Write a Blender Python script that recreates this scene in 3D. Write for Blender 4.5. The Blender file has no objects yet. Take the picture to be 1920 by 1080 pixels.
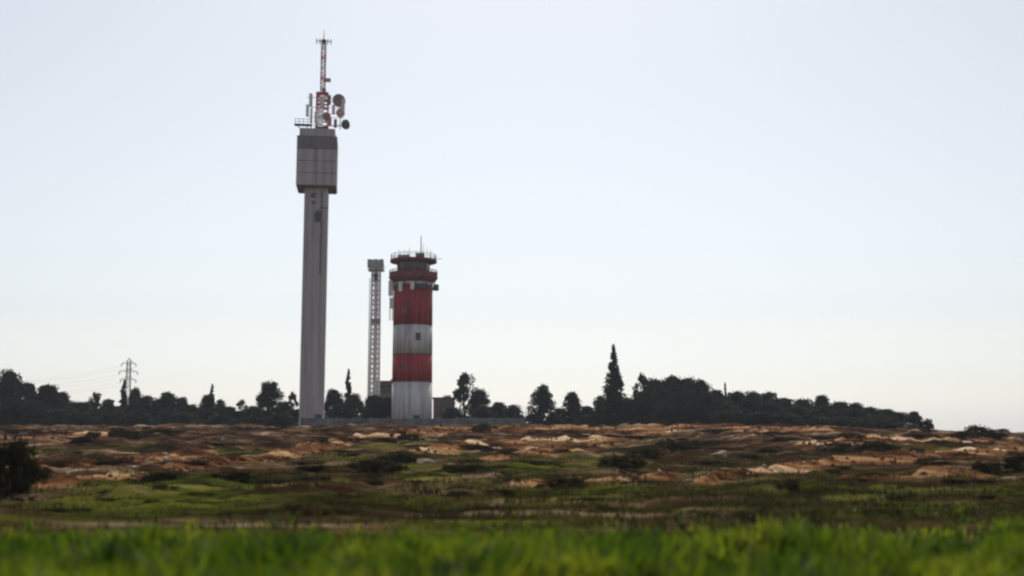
import bpy, math, random
import numpy as np
from mathutils import Vector

random.seed(7)
rng = np.random.default_rng(11)
scene = bpy.context.scene
col = scene.collection
R = math.radians

# ------------------------------------------------------------------ camera
F_PX, YH, CAM_Z = 2200.0, 840.0, 1.6           # focal length in photo pixels, horizon row, eye height
PITCH = math.atan((YH - 540.0) / F_PX)
cam_d = bpy.data.cameras.new('camera')
cam = bpy.data.objects.new('camera', cam_d)
col.objects.link(cam)
cam.location = (0, 0, CAM_Z)
cam.rotation_euler = (math.pi / 2 + PITCH, 0, 0)
cam_d.sensor_width = 36.0
cam_d.lens = 36.0 * F_PX / 1920.0
cam_d.clip_start, cam_d.clip_end = 0.1, 20000
cam_d.dof.use_dof = True
cam_d.dof.focus_distance = 205
cam_d.dof.aperture_fstop = 0.45
scene.camera = cam

# ------------------------------------------------------------------ sky, sun, exposure
SUN_EL, SUN_AZ = R(50), R(1)                    # azimuth clockwise from +Y (the way the camera looks)
world = bpy.data.worlds.new('World')
scene.world = world
world.use_nodes = True
wn, wl = world.node_tree.nodes, world.node_tree.links
wn.clear()
sky = wn.new('ShaderNodeTexSky')
sky.sky_type = 'NISHITA'
sky.sun_disc = False
sky.sun_elevation = SUN_EL
sky.sun_rotation = SUN_AZ
sky.altitude = 60
sky.air_density = 1.15
sky.dust_density = 1.25
sky.ozone_density = 1.4
hs = wn.new('ShaderNodeHueSaturation')
hs.inputs['Saturation'].default_value = 0.38
bg = wn.new('ShaderNodeBackground')
bg.inputs['Strength'].default_value = 0.10
wo = wn.new('ShaderNodeOutputWorld')
wl.new(sky.outputs[0], hs.inputs['Color'])
wl.new(hs.outputs[0], bg.inputs['Color'])
wl.new(bg.outputs[0], wo.inputs['Surface'])

sun_d = bpy.data.lights.new('sun', 'SUN')
sun_d.energy = 3.9
sun_d.angle = R(0.6)
sun_d.color = (1.0, 0.92, 0.80)
sun = bpy.data.objects.new('sun', sun_d)
col.objects.link(sun)
to_sun = Vector((math.cos(SUN_EL) * math.sin(SUN_AZ), math.cos(SUN_EL) * math.cos(SUN_AZ), math.sin(SUN_EL)))
sun.rotation_euler = to_sun.to_track_quat('Z', 'Y').to_euler()
sun.location = (0, 0, 100)

vs = scene.view_settings
vs.view_transform = 'Standard'
vs.look = 'None'
vs.exposure = 0.14
vs.gamma = 1.0
vs.use_curve_mapping = False
scene.cycles.filter_width = 2.4
scene.cycles.max_bounces = 6
scene.cycles.volume_bounces = 0

HAZE = 0.00014
# ------------------------------------------------------------------ helpers
def tag(o, label=None, cat=None, group=None, kind=None):
    if label: o['label'] = label
    if cat: o['category'] = cat
    if group: o['group'] = group
    if kind: o['kind'] = kind
    return o

def empty(name, loc, label=None, cat=None, group=None, rz=0.0):
    o = bpy.data.objects.new(name, None)
    o.empty_display_size = 0.5
    col.objects.link(o)
    o.location = loc
    o.rotation_euler = (0, 0, rz)
    return tag(o, label, cat, group)

def fast_mesh(name, v, f):
    """v (n,3) array, f (m,k) array of one polygon size"""
    me = bpy.data.meshes.new(name)
    v = np.asarray(v, np.float32); f = np.asarray(f, np.int32)
    k = f.shape[1]
    me.vertices.add(len(v)); me.vertices.foreach_set('co', v.ravel())
    me.loops.add(f.size); me.loops.foreach_set('vertex_index', f.ravel())
    me.polygons.add(len(f)); me.polygons.foreach_set('loop_start', np.arange(0, f.size, k, dtype=np.int32))
    me.update(calc_edges=True)
    me.validate()
    return me

class MB:
    def __init__(s): s.v = []; s.f = []
    def add(s, v, f):
        b = len(s.v); s.v += [tuple(p) for p in v]; s.f += [tuple(i + b for i in q) for q in f]; return s
    def box(s, c, d, rz=0.0):
        hx, hy, hz = d[0] / 2, d[1] / 2, d[2] / 2
        ca, sa = math.cos(rz), math.sin(rz); v = []
        for z in (-hz, hz):
            for x, y in ((-hx, -hy), (hx, -hy), (hx, hy), (-hx, hy)):
                v.append((c[0] + x * ca - y * sa, c[1] + x * sa + y * ca, c[2] + z))
        return s.add(v, [(3, 2, 1, 0), (4, 5, 6, 7), (0, 1, 5, 4), (1, 2, 6, 5), (2, 3, 7, 6), (3, 0, 4, 7)])
    def bevel_box(s, c, d, b):
        """box with chamfered edges on the four upright corners and top/bottom rims"""
        hx, hy, hz = d[0] / 2, d[1] / 2, d[2] / 2; v = []
        def ring(ix, z):
            x, y = hx - ix, hy - ix
            return [(c[0] + px, c[1] + py, c[2] + z) for px, py in ((-x + b, -y), (x - b, -y), (x, -y + b), (x, y - b), (x - b, y), (-x + b, y), (-x, y - b), (-x, -y + b))]
        rs = [ring(b, -hz), ring(0, -hz + b), ring(0, hz - b), ring(b, hz)]
        for r in rs: v += r
        f = [tuple(range(7, -1, -1)), tuple(range(24, 32))]
        for k in range(3):
            for i in range(8):
                j = (i + 1) % 8
                f.append((k * 8 + i, k * 8 + j, k * 8 + 8 + j, k * 8 + 8 + i))
        return s.add(v, f)
    def lathe(s, prof, n=24, c=(0, 0, 0), ph=0.0, cap=True):
        v = []; f = []
        for r, z in prof:
            for i in range(n):
                a = ph + 2 * math.pi * i / n
                v.append((c[0] + r * math.cos(a), c[1] + r * math.sin(a), c[2] + z))
        for k in range(len(prof) - 1):
            for i in range(n):
                j = (i + 1) % n
                f.append((k * n + i, k * n + j, (k + 1) * n + j, (k + 1) * n + i))
        if cap:
            f.append(tuple(range(n - 1, -1, -1))); m = (len(prof) - 1) * n; f.append(tuple(range(m, m + n)))
        return s.add(v, f)
    def bar(s, p0, p1, r0, r1=None, n=6):
        r1 = r0 if r1 is None else r1
        p0, p1 = Vector(p0), Vector(p1); d = (p1 - p0).normalized()
        a = d.orthogonal().normalized(); b = d.cross(a); v = []
        for p, r in ((p0, r0), (p1, r1)):
            for i in range(n):
                t = 2 * math.pi * i / n + math.pi / n
                v.append(p + a * (r * math.cos(t)) + b * (r * math.sin(t)))
        f = [(i, (i + 1) % n, n + (i + 1) % n, n + i) for i in range(n)] + [tuple(range(n - 1, -1, -1)), tuple(range(n, 2 * n))]
        return s.add(v, f)
    def tube(s, pts, rs, n=6):
        for k in range(len(pts) - 1): s.bar(pts[k], pts[k + 1], rs[k], rs[k + 1], n)
        return s
    def data(s, name):
        me = bpy.data.meshes.new(name); me.from_pydata(s.v, [], s.f); me.update(); return me
    def build(s, name, mat, parent=None, loc=None, smooth=False):
        me = s.data(name)
        if mat: me.materials.append(mat)
        if smooth: me.polygons.foreach_set('use_smooth', [len(p.vertices) == 4 for p in me.polygons])
        return link(name, me, parent, loc)

def link(name, me, parent=None, loc=None):
    o = bpy.data.objects.new(name, me); col.objects.link(o)
    if parent is not None: o.parent = parent
    if loc is not None: o.location = loc
    return o

# ------------------------------------------------------------------ materials
def mat_noise(name, stops, scale=3.0, detail=5, rough=0.85, bump=0.3, bscale=None, trans=0.0, tcol=None, stretch=(1, 1, 1), spec=0.2, bdist=0.05, perobj=0.0):
    m = bpy.data.materials.new(name); m.use_nodes = True
    n, l = m.node_tree.nodes, m.node_tree.links
    p = n['Principled BSDF']; p.inputs['Roughness'].default_value = rough
    p.inputs['Specular IOR Level'].default_value = spec
    tc = n.new('ShaderNodeTexCoord'); mp = n.new('ShaderNodeMapping'); mp.inputs['Scale'].default_value = stretch
    l.new(tc.outputs['Object'], mp.inputs['Vector'])
    nz = n.new('ShaderNodeTexNoise'); nz.inputs['Scale'].default_value = scale; nz.inputs['Detail'].default_value = detail
    nz.inputs['Roughness'].default_value = 0.62
    l.new(mp.outputs[0], nz.inputs['Vector'])
    cr = n.new('ShaderNodeValToRGB'); e = cr.color_ramp.elements
    while len(e) < len(stops): e.new(0.5)
    for q, (t, c) in zip(e, stops): q.position = t; q.color = (*c, 1)
    l.new(nz.outputs['Fac'], cr.inputs[0])
    out = cr.outputs[0]
    if perobj:
        oi = n.new('ShaderNodeObjectInfo'); hsv = n.new('ShaderNodeHueSaturation')
        mr = n.new('ShaderNodeMapRange'); mr.inputs[3].default_value = 1 - perobj; mr.inputs[4].default_value = 1 + perobj
        l.new(oi.outputs['Random'], mr.inputs[0]); l.new(mr.outputs[0], hsv.inputs['Value'])
        mh = n.new('ShaderNodeMapRange'); mh.inputs[3].default_value = 0.485; mh.inputs[4].default_value = 0.515
        l.new(oi.outputs['Random'], mh.inputs[0]); l.new(mh.outputs[0], hsv.inputs['Hue'])
        l.new(out, hsv.inputs['Color']); out = hsv.outputs[0]
    l.new(out, p.inputs['Base Color'])
    if bump:
        bz = n.new('ShaderNodeTexNoise'); bz.inputs['Scale'].default_value = bscale or scale * 4; bz.inputs['Detail'].default_value = 4
        l.new(tc.outputs['Object'], bz.inputs['Vector'])
        bp = n.new('ShaderNodeBump'); bp.inputs['Strength'].default_value = bump; bp.inputs['Distance'].default_value = bdist
        l.new(bz.outputs['Fac'], bp.inputs['Height']); l.new(bp.outputs[0], p.inputs['Normal'])
    if trans:
        tb = n.new('ShaderNodeBsdfTranslucent'); mx = n.new('ShaderNodeMixShader'); mx.inputs[0].default_value = trans
        if tcol:
            mm = n.new('ShaderNodeMix'); mm.data_type = 'RGBA'; mm.blend_type = 'MULTIPLY'; mm.inputs[0].default_value = 1
            l.new(out, mm.inputs[6]); mm.inputs[7].default_value = (*tcol, 1); l.new(mm.outputs[2], tb.inputs['Color'])
        else: l.new(out, tb.inputs['Color'])
        l.new(p.outputs[0], mx.inputs[1]); l.new(tb.outputs[0], mx.inputs[2])
        l.new(mx.outputs[0], n['Material Output'].inputs['Surface'])
    return m

M = {}
M['concrete'] = mat_noise('concrete', [(0.30, (0.27, 0.24, 0.245)), (0.46, (0.37, 0.335, 0.342)), (0.58, (0.415, 0.38, 0.385)), (0.72, (0.47, 0.43, 0.435))], 0.6, 8, 0.9, 0.25, 6, stretch=(2.2, 2.2, 0.10))
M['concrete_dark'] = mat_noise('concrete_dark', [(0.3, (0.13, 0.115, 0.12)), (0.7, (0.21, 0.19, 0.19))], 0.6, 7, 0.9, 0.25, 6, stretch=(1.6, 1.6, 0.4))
M['joint'] = mat_noise('joint', [(0.3, (0.07, 0.065, 0.065)), (0.7, (0.11, 0.10, 0.10))], 2, 4, 0.95, 0.1)
M['wall_concrete'] = mat_noise('wall_concrete', [(0.35, (0.10, 0.10, 0.115)), (0.65, (0.22, 0.22, 0.24))], 0.7, 7, 0.9, 0.2, 6, perobj=0.12)
M['white_paint'] = mat_noise('white_paint', [(0.34, (0.32, 0.30, 0.30)), (0.5, (0.52, 0.50, 0.50)), (0.66, (0.62, 0.60, 0.60))], 0.7, 8, 0.75, 0.15, 5, stretch=(2.2, 2.2, 0.16))
M['red_paint'] = mat_noise('red_paint', [(0.34, (0.17, 0.026, 0.030)), (0.5, (0.32, 0.028, 0.036)), (0.66, (0.41, 0.07, 0.066))], 0.7, 8, 0.7, 0.15, 5, stretch=(2.2, 2.2, 0.16))
M['mast_red'] = mat_noise('mast_red', [(0.3, (0.50, 0.09, 0.12)), (0.7, (0.62, 0.17, 0.19))], 3, 4, 0.55, 0.0)
M['mast_white'] = mat_noise('mast_white', [(0.3, (0.55, 0.52, 0.54)), (0.7, (0.7, 0.68, 0.7))], 3, 4, 0.55, 0.0)
M['steel'] = mat_noise('steel', [(0.3, (0.24, 0.25, 0.25)), (0.7, (0.38, 0.385, 0.385))], 2, 4, 0.55, 0.0)
M['steel_dark'] = mat_noise('steel_dark', [(0.3, (0.05, 0.05, 0.055)), (0.7, (0.10, 0.10, 0.105))], 2, 4, 0.6, 0.0)
M['galvanised'] = mat_noise('galvanised', [(0.3, (0.62, 0.63, 0.63)), (0.7, (0.75, 0.76, 0.76))], 2, 4, 0.5, 0.0)
M['dish_brown'] = mat_noise('dish_brown', [(0.3, (0.22, 0.13, 0.12)), (0.7, (0.31, 0.20, 0.18))], 2, 4, 0.6, 0.0)
M['dish_white'] = mat_noise('dish_white', [(0.3, (0.55, 0.53, 0.51)), (0.7, (0.7, 0.68, 0.66))], 2, 4, 0.6, 0.0)
M['dish_pink'] = mat_noise('dish_pink', [(0.3, (0.42, 0.26, 0.26)), (0.7, (0.55, 0.38, 0.37))], 2, 4, 0.6, 0.0)
M['glass'] = mat_noise('glass', [(0.3, (0.012, 0.013, 0.016)), (0.7, (0.03, 0.03, 0.035))], 1, 2, 0.12, 0.0, spec=0.5)
M['roof_dark'] = mat_noise('roof_dark', [(0.3, (0.07, 0.06, 0.06)), (0.7, (0.13, 0.11, 0.11))], 2, 5, 0.9, 0.1)
M['roof_red'] = mat_noise('roof_red', [(0.35, (0.13, 0.04, 0.042)), (0.65, (0.25, 0.075, 0.07))], 1.5, 6, 0.85, 0.1)
M['plaster'] = mat_noise('plaster', [(0.3, (0.10, 0.075, 0.072)), (0.7, (0.19, 0.145, 0.14))], 0.8, 6, 0.9, 0.15, perobj=0.1)
M['plaster_grey'] = mat_noise('plaster_grey', [(0.3, (0.13, 0.13, 0.135)), (0.7, (0.23, 0.23, 0.235))], 0.8, 6, 0.9, 0.15)
M['bark'] = mat_noise('bark', [(0.3, (0.05, 0.04, 0.032)), (0.7, (0.12, 0.095, 0.075))], 4, 5, 0.95, 0.4)
M['leaf'] = mat_noise('leaf', [(0.3, (0.020, 0.028, 0.022)), (0.55, (0.040, 0.050, 0.038)), (0.8, (0.07, 0.08, 0.052))], 3.0, 3, 0.85, 0, trans=0.15, perobj=0.25, spec=0.03)
M['leaf_cypress'] = mat_noise('leaf_cypress', [(0.3, (0.018, 0.028, 0.02)), (0.7, (0.045, 0.06, 0.038))], 3.0, 3, 0.85, 0, trans=0.1, perobj=0.15, spec=0.03)
M['leaf_bush'] = mat_noise('leaf_bush', [(0.3, (0.018, 0.018, 0.009)), (0.55, (0.035, 0.034, 0.015)), (0.8, (0.07, 0.062, 0.026))], 3.0, 3, 0.85, 0, trans=0.12, perobj=0.4, spec=0.0)
M['stone'] = mat_noise('stone', [(0.4, (0.16, 0.125, 0.095)), (0.6, (0.36, 0.30, 0.24))], 2.5, 6, 0.9, 0.5, 8, perobj=0.15)

# ------------------------------------------------------------------ noise and terrain height
def _hash(i, j, s):
    n = (i * 374761393 + j * 668265263 + s * 1274126177) & 0xFFFFFFFF
    n = ((n ^ (n >> 13)) * 1103515245) & 0xFFFFFFFF
    n = (n ^ (n >> 16)) & 0xFFFFFF
    return n / float(0xFFFFFF)
def vnoise(x, y, s=0):
    x = np.asarray(x, float); y = np.asarray(y, float)
    i = np.floor(x).astype(np.int64); j = np.floor(y).astype(np.int64)
    u = x - i; v = y - j; u = u * u * (3 - 2 * u); v = v * v * (3 - 2 * v)
    a = _hash(i, j, s); b = _hash(i + 1, j, s); c = _hash(i, j + 1, s); d = _hash(i + 1, j + 1, s)
    return (a * (1 - u) + b * u) * (1 - v) + (c * (1 - u) + d * u) * v
def fbm(x, y, s=0, o=4):
    t = 0.0; a = 0.5
    for k in range(o):
        t = t + a * vnoise(x * 2 ** k, y * 2 ** k, s + 17 * k); a *= 0.5
    return t / (1 - 0.5 ** o)
def sstep(a, b, x):
    t = np.clip((np.asarray(x, float) - a) / (b - a), 0, 1); return t * t * (3 - 2 * t)

PD = np.array([-60, 0, 22, 32, 45, 60, 80, 110, 150, 185, 200, 230, 320, 600, 1500, 9000.])
PZ = np.array([0, 0, 0.0, 0.05, 0.14, 0.30, 0.62, 1.50, 3.25, 4.95, 5.25, 5.4, 5.3, 4.0, 0.0, -30.])
_dd = np.linspace(-60, 9000, 18121)
_zz = np.interp(_dd, PD, PZ)
_k = np.hanning(41); _k /= _k.sum()
_zz = np.convolve(np.pad(_zz, 20, 'edge'), _k, 'valid')
def base_h(x, y):
    z = np.interp(y, _dd, _zz)
    drop = sstep(40, 95, x) * sstep(80, 190, y)
    return z - 1.25 * drop

def cam_ray(px, py):
    a = (px - 960.0) / F_PX; b = (540.0 - py) / F_PX
    return np.array([a, math.cos(PITCH) - b * math.sin(PITCH), math.sin(PITCH) + b * math.cos(PITCH)])
def at(px, py, Y):
    d = cam_ray(px, py); t = Y / d[1]
    return Vector((d[0] * t, Y, CAM_Z + d[2] * t))
def ground_hit(px, py, fn=None):
    """where the sight line through a photo pixel meets the smooth hillside"""
    fn = fn or base_h
    d = cam_ray(px, py); t = np.arange(5, 420, 0.25)
    z = CAM_Z + d[2] * t; g = fn(d[0] * t, d[1] * t)
    k = np.nonzero(z <= g)[0]
    t0 = t[k[0]] if len(k) else 190.0
    return d[0] * t0, d[1] * t0

# earth banks that cross the slope (photo polyline -> ground line y(x), half depth, height)
BANKS = []
for pts, wd, ht in (
    ([(270, 890), (340, 882), (480, 864), (600, 843), (700, 824), (800, 812)], 0.085, 0.6),
    ([(680, 822), (800, 813), (900, 809), (1100, 808), (1400, 807), (1600, 812)], 0.05, 0.35),
    ([(740, 862), (830, 848), (950, 834), (1080, 828), (1200, 826)], 0.06, 0.5),
    ([(1280, 908), (1420, 886), (1560, 870), (1700, 863), (1800, 856), (1940, 846)], 0.075, 0.5),
    ([(880, 868), (1000, 852), (1100, 844), (1160, 838)], 0.07, 0.4),
    ([(40, 880), (160, 872), (330, 858), (420, 848)], 0.07, 0.4),
    ([(1480, 838), (1600, 832), (1760, 830), (1930, 828)], 0.05, 0.45),
    ([(-40, 826), (120, 822), (260, 818)], 0.05, 0.4),
    ([(-30, 912), (90, 908), (230, 902), (330, 906)], 0.05, 0.3),
    ([(920, 908), (1040, 903), (1180, 897), (1290, 893)], 0.05, 0.35),
    ([(430, 925), (560, 918), (700, 922)], 0.035, 0.25),
    ([(1500, 905), (1680, 898), (1900, 892)], 0.04, 0.3)):
    w = np.array([ground_hit(*p) for p in pts]); BANKS.append((w[:, 0] / w[:, 1], w[:, 1], wd, ht))     # bearing, distance

def bank_fields(x, y):
    soil = np.zeros_like(x); h = np.zeros_like(x)
    b = x / np.maximum(y, 8.0)
    for bx, by, wd, ht in BANKS:
        yl = np.interp(b, bx, by)
        yl = yl * (1 + (fbm(b * 40, b * 0 + 3.3, 5, 3) - 0.5) * 0.10)
        inside = sstep(bx[0] - 0.01, bx[0] + 0.03, b) * (1 - sstep(bx[-1] - 0.03, bx[-1] + 0.01, b)) * (y > 20)
        t = (y - yl) / (wd * yl)
        soil = np.maximum(soil, np.exp(-t * t) * inside * (0.62 + 0.38 * sstep(50, 85, yl)))
        h += 0.8 * ht * np.exp(-((t - 0.2) / 0.55) ** 2) * inside * (0.35 + 1.2 * fbm(x * 0.3, y * 0.1, 9, 3))
    return soil, h

def height(x, y):
    x = np.asarray(x, float); y = np.asarray(y, float)
    z = base_h(x, y)
    mid = sstep(21, 40, y) * (1 - sstep(186, 196, y))
    far = sstep(60, 150, y)
    n1 = fbm(x * 0.14, y * 0.09, 1, 4) - 0.5
    n2 = fbm(x * 0.55, y * 0.35, 2, 4) - 0.5
    n3 = np.abs(fbm(x * 0.30 + 5, y * 0.22, 3, 4) - 0.5)
    z = z + mid * (n1 * (0.5 + 0.7 * far) + n2 * (0.6 + 0.4 * far) - n3 * 0.35)
    sl, bh = bank_fields(x, y)
    z = z + mid * (bh + sl * (fbm(x * 0.3, y * 0.6, 71, 4) - 0.5) * 0.55 + sl * (fbm(x * 2.1, y * 1.4, 73, 2) - 0.5) * 0.14)
    z = z + mid * (fbm(x * 0.22, y * 0.75, 72, 3) - 0.5) * (0.45 + 0.35 * far)
    z = z + (1 - mid) * n2 * 0.06
    return z
def gz(x, y): return float(height(np.array([x]), np.array([y]))[0])

# ------------------------------------------------------------------ ground sheet
ca = np.concatenate([np.linspace(-2.2, -0.56, 50, endpoint=False), np.linspace(-0.56, 0.56, 720), np.linspace(0.56, 2.2, 51)[1:]])
rd = np.concatenate([np.linspace(-14, 18, 60, endpoint=False), np.linspace(18, 40, 110, endpoint=False), np.linspace(40, 200, 400, endpoint=False),
                     np.linspace(200, 270, 50, endpoint=False), np.geomspace(270, 3200, 45)])
AA, DD = np.meshgrid(ca, rd)
XX = AA * (DD + 22); YY = DD
ZZ = height(XX, YY)
nr, nc = XX.shape
idx = np.arange(nr * nc).reshape(nr, nc)
quads = np.stack([idx[:-1, :-1], idx[:-1, 1:], idx[1:, 1:], idx[1:, :-1]], -1).reshape(-1, 4)
me = fast_mesh('ground', np.stack([XX, YY, ZZ], -1).reshape(-1, 3), quads)
me.polygons.foreach_set('use_smooth', np.ones(len(me.polygons), bool))
soil, _ = bank_fields(XX, YY)
at_s = me.attributes.new('soil', 'FLOAT', 'POINT'); at_s.data.foreach_set('value', soil.ravel().astype(np.float32))
green = (1 - sstep(24, 58, YY)) * 0.95 + 0.75 * np.exp(-((XX - 2) / 15) ** 2) * sstep(20, 35, YY) * (1 - sstep(85, 110, YY)) + 0.9 * sstep(0.5, 0.75, fbm(XX * 0.08, YY * 0.05, 21, 3)) * (1 - sstep(90, 150, YY))
at_g = me.attributes.new('green', 'FLOAT', 'POINT'); at_g.data.foreach_set('value', np.clip(green, 0, 1).ravel().astype(np.float32))

m = bpy.data.materials.new('ground_earth'); m.use_nodes = True
n, l = m.node_tree.nodes, m.node_tree.links
p = n['Principled BSDF']; p.inputs['Roughness'].default_value = 0.95; p.inputs['Specular IOR Level'].default_value = 0.0
tc = n.new('ShaderNodeTexCoord')
def noise(scale, detail=5, sx=1.0, sy=1.0, rough=0.6):
    mp = n.new('ShaderNodeMapping'); mp.inputs['Scale'].default_value = (sx, sy, 1); l.new(tc.outputs['Object'], mp.inputs['Vector'])
    z = n.new('ShaderNodeTexNoise'); z.inputs['Scale'].default_value = scale; z.inputs['Detail'].default_value = detail; z.inputs['Roughness'].default_value = rough
    l.new(mp.outputs[0], z.inputs['Vector']); return z.outputs['Fac']
def ramp(fac, stops):
    cr = n.new('ShaderNodeValToRGB'); e = cr.color_ramp.elements
    while len(e) < len(stops): e.new(0.5)
    for q, (t, c) in zip(e, stops): q.position = t; q.color = (*c, 1) if not isinstance(c, float) else (c, c, c, 1)
    l.new(fac, cr.inputs[0]); return cr.outputs[0]
def mixc(f, a, b):
    mm = n.new('ShaderNodeMix'); mm.data_type = 'RGBA'; l.new(f, mm.inputs[0]); l.new(a, mm.inputs[6]); l.new(b, mm.inputs[7]); return mm.outputs[2]
def mth(op, a, b):
    q = n.new('ShaderNodeMath'); q.operation = op
    for i, v in enumerate((a, b)):
        if isinstance(v, (int, float)): q.inputs[i].default_value = v
        else: l.new(v, q.inputs[i])
    return q.outputs[0]
def attr(nm):
    q = n.new('ShaderNodeAttribute'); q.attribute_name = nm; return q.outputs['Fac']
scrub = ramp(noise(0.45, 9, 0.2, 0.6, 0.66), [(0.40, (0.008, 0.005, 0.004)), (0.47, (0.032, 0.018, 0.011)), (0.53, (0.075, 0.045, 0.025)), (0.58, (0.15, 0.095, 0.058)), (0.65, (0.34, 0.24, 0.17))])
olive = ramp(noise(0.5, 9, 0.22, 0.6, 0.66), [(0.41, (0.010, 0.012, 0.003)), (0.49, (0.040, 0.054, 0.007)), (0.57, (0.085, 0.098, 0.012)), (0.66, (0.17, 0.145, 0.04))])
earth = ramp(noise(0.5, 7, 0.10, 0.42, 0.6), [(0.40, (0.030, 0.014, 0.008)), (0.465, (0.095, 0.042, 0.020)), (0.52, (0.21, 0.105, 0.048)), (0.565, (0.37, 0.225, 0.115)), (0.63, (0.57, 0.43, 0.28))])
gfac = mth('MULTIPLY', attr('green'), ramp(noise(0.12, 5, 1.0, 0.6), [(0.42, 0.1), (0.58, 1.0)]))
sfac = ramp(mth('ADD', mth('MULTIPLY', attr('soil'), 0.68), mth('MULTIPLY', noise(0.5, 8, 0.12, 0.55, 0.62), 1.0)), [(0.72, 0.0), (0.84, 1.0)])
c1 = mixc(gfac, scrub, olive); c2 = mixc(sfac, c1, earth)
l.new(c2, p.inputs['Base Color'])
bp = n.new('ShaderNodeBump'); bp.inputs['Strength'].default_value = 1.0; bp.inputs['Distance'].default_value = 0.25
l.new(noise(1.6, 9, 1, 1, 0.7), bp.inputs['Height']); l.new(bp.outputs[0], p.inputs['Normal'])
me.materials.append(m)
ground = link('ground', me); tag(ground, kind='structure')

# ------------------------------------------------------------------ blades (crop, dry grass, weeds)
def blade_mesh(name, x, y, hgt, wid, nb, spread, segs=3, seed=1, lean=0.35):
    """tufts of bent leaf blades; one mesh"""
    r = np.random.default_rng(seed)
    T = len(x); B = T * nb
    bx = np.repeat(x, nb) + r.normal(0, 1, B) * np.repeat(spread, nb)
    by = np.repeat(y, nb) + r.normal(0, 1, B) * np.repeat(spread, nb)
    bz = height(bx, by) - 0.02
    H = np.repeat(hgt, nb) * r.uniform(0.55, 1.15, B); W = np.repeat(wid, nb) * r.uniform(0.7, 1.3, B)
    az = r.uniform(0, 2 * np.pi, B); ln = r.uniform(0.1, 1.0, B) * lean * 2
    tw = az + np.pi / 2 + r.uniform(-0.6, 0.6, B)
    k = segs + 1; ts = np.linspace(0, 1, k)
    V = np.zeros((B, k * 2, 3), np.float32)
    for i, t in enumerate(ts):
        off = H * ln * t ** 1.8; zz = H * (t - 0.28 * ln * t ** 2.5)
        ww = W * (0.55 + 0.9 * t - 1.38 * t * t) * 0.5
        cx = bx + np.cos(az) * off; cy = by + np.sin(az) * off
        V[:, 2 * i, :] = np.stack([cx - np.cos(tw) * ww, cy - np.sin(tw) * ww, bz + zz], -1)
        V[:, 2 * i + 1, :] = np.stack([cx + np.cos(tw) * ww, cy + np.sin(tw) * ww, bz + zz], -1)
    q = np.array([[2 * i, 2 * i + 1, 2 * i + 3, 2 * i + 2] for i in range(segs)])
    Fq = (np.arange(B)[:, None, None] * (k * 2) + q[None]).reshape(-1, 4)
    return fast_mesh(name, V.reshape(-1, 3), Fq)

M['crop'] = mat_noise('crop', [(0.34, (0.014, 0.042, 0.003)), (0.46, (0.056, 0.098, 0.007)), (0.56, (0.105, 0.145, 0.012)), (0.68, (0.21, 0.225, 0.03))], 0.7, 3, 0.6, 0, trans=0.55, tcol=(1.2, 1.2, 0.5), stretch=(1, 1, 0.5))
M['dry'] = mat_noise('dry', [(0.38, (0.016, 0.010, 0.005)), (0.5, (0.04, 0.025, 0.011)), (0.64, (0.10, 0.066, 0.03))], 0.3, 5, 0.85, 0, trans=0.3)
M['weed'] = mat_noise('weed', [(0.38, (0.010, 0.012, 0.003)), (0.5, (0.034, 0.034, 0.005)), (0.64, (0.09, 0.078, 0.010))], 0.3, 5, 0.8, 0, trans=0.35)

def edge_of_crop(x, y):
    """far edge of the green field in metres"""
    return 18.0 + 1.8 * sstep(1, 9, x) - 1.2 * sstep(2, 7, -x) + (fbm(x * 0.5, x * 0, 31, 3) - 0.5) * 7
N = 80000
yy = rng.uniform(7.0, 40, N) ; xx = rng.uniform(-1, 1, N) * (0.50 * yy + 4.5)
keep = (rng.uniform(0, 34, N) < (0.50 * yy + 4.5) * 1.6) & (yy < edge_of_crop(xx, yy) + rng.normal(0, 2.4, N))
keep |= (fbm(xx * 0.28, yy * 0.16, 47, 3) > 0.95) & (yy > 16) & (yy < 30) & (rng.uniform(0, 1, N) < 0.25)
keep &= fbm(xx * 0.9, yy * 0.7, 41, 3) > 0.30
xx, yy = xx[keep], yy[keep]
hh = 0.20 + 0.48 * sstep(0.32, 0.7, fbm(xx * 1.3, yy * 1.0, 43, 3)) + 0.04 * sstep(3, 10, xx)
hh *= 1 - 0.62 * sstep(-4, 1.5, yy - edge_of_crop(xx, yy))
crop = link('crop_plants', blade_mesh('crop_plants', xx, yy, hh, np.full(len(xx), 0.075), 7, np.full(len(xx), 0.07), 3, 3))
crop.data.materials.append(M['crop'])
tag(crop, 'bright green leafy crop filling the bottom of the field', 'crop', kind='stuff')

def scatter(nm, num, ymin, ymax, hfun, wid, nb, mat, label, thresh, ns, seed, spread=0.12):
    r = np.random.default_rng(seed)
    y = ymin + (ymax - ymin) * r.uniform(0, 1, num) ** 1.25
    x = r.uniform(-1, 1, num) * (0.50 * y + 6)
    s, _ = bank_fields(x, y)
    k = (fbm(x * 0.10, y * 0.06, ns, 4) + r.normal(0, 0.07, num) > thresh) & (s + r.normal(0, 0.3, num) < 0.45) & (r.uniform(0, 1, num) < 0.35 + 0.65 * y / ymax)
    x, y = x[k], y[k]
    me = blade_mesh(nm, x, y, hfun(x, y), wid * (0.6 + y / 60), nb, spread * (0.7 + y / 60), 2, seed + 1, 0.5)
    me.materials.append(mat); o = link(nm, me); tag(o, label, 'grass', kind='stuff'); return o
scatter('dry_grass', 15000, 22, 195, lambda x, y: 0.10 + 0.2 * fbm(x * 0.3, y * 0.3, 51, 2), 0.03, 7, M['dry'], 'dry brown grass covering the rough slope behind the crop', 0.42, 52, 5)
scatter('green_weeds', 24000, 16, 100, lambda x, y: 0.10 + 0.22 * fbm(x * 0.3, y * 0.3, 61, 2), 0.045, 7, M['weed'], 'low olive green weeds mixed through the slope above the crop', 0.5, 62, 6)

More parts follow.
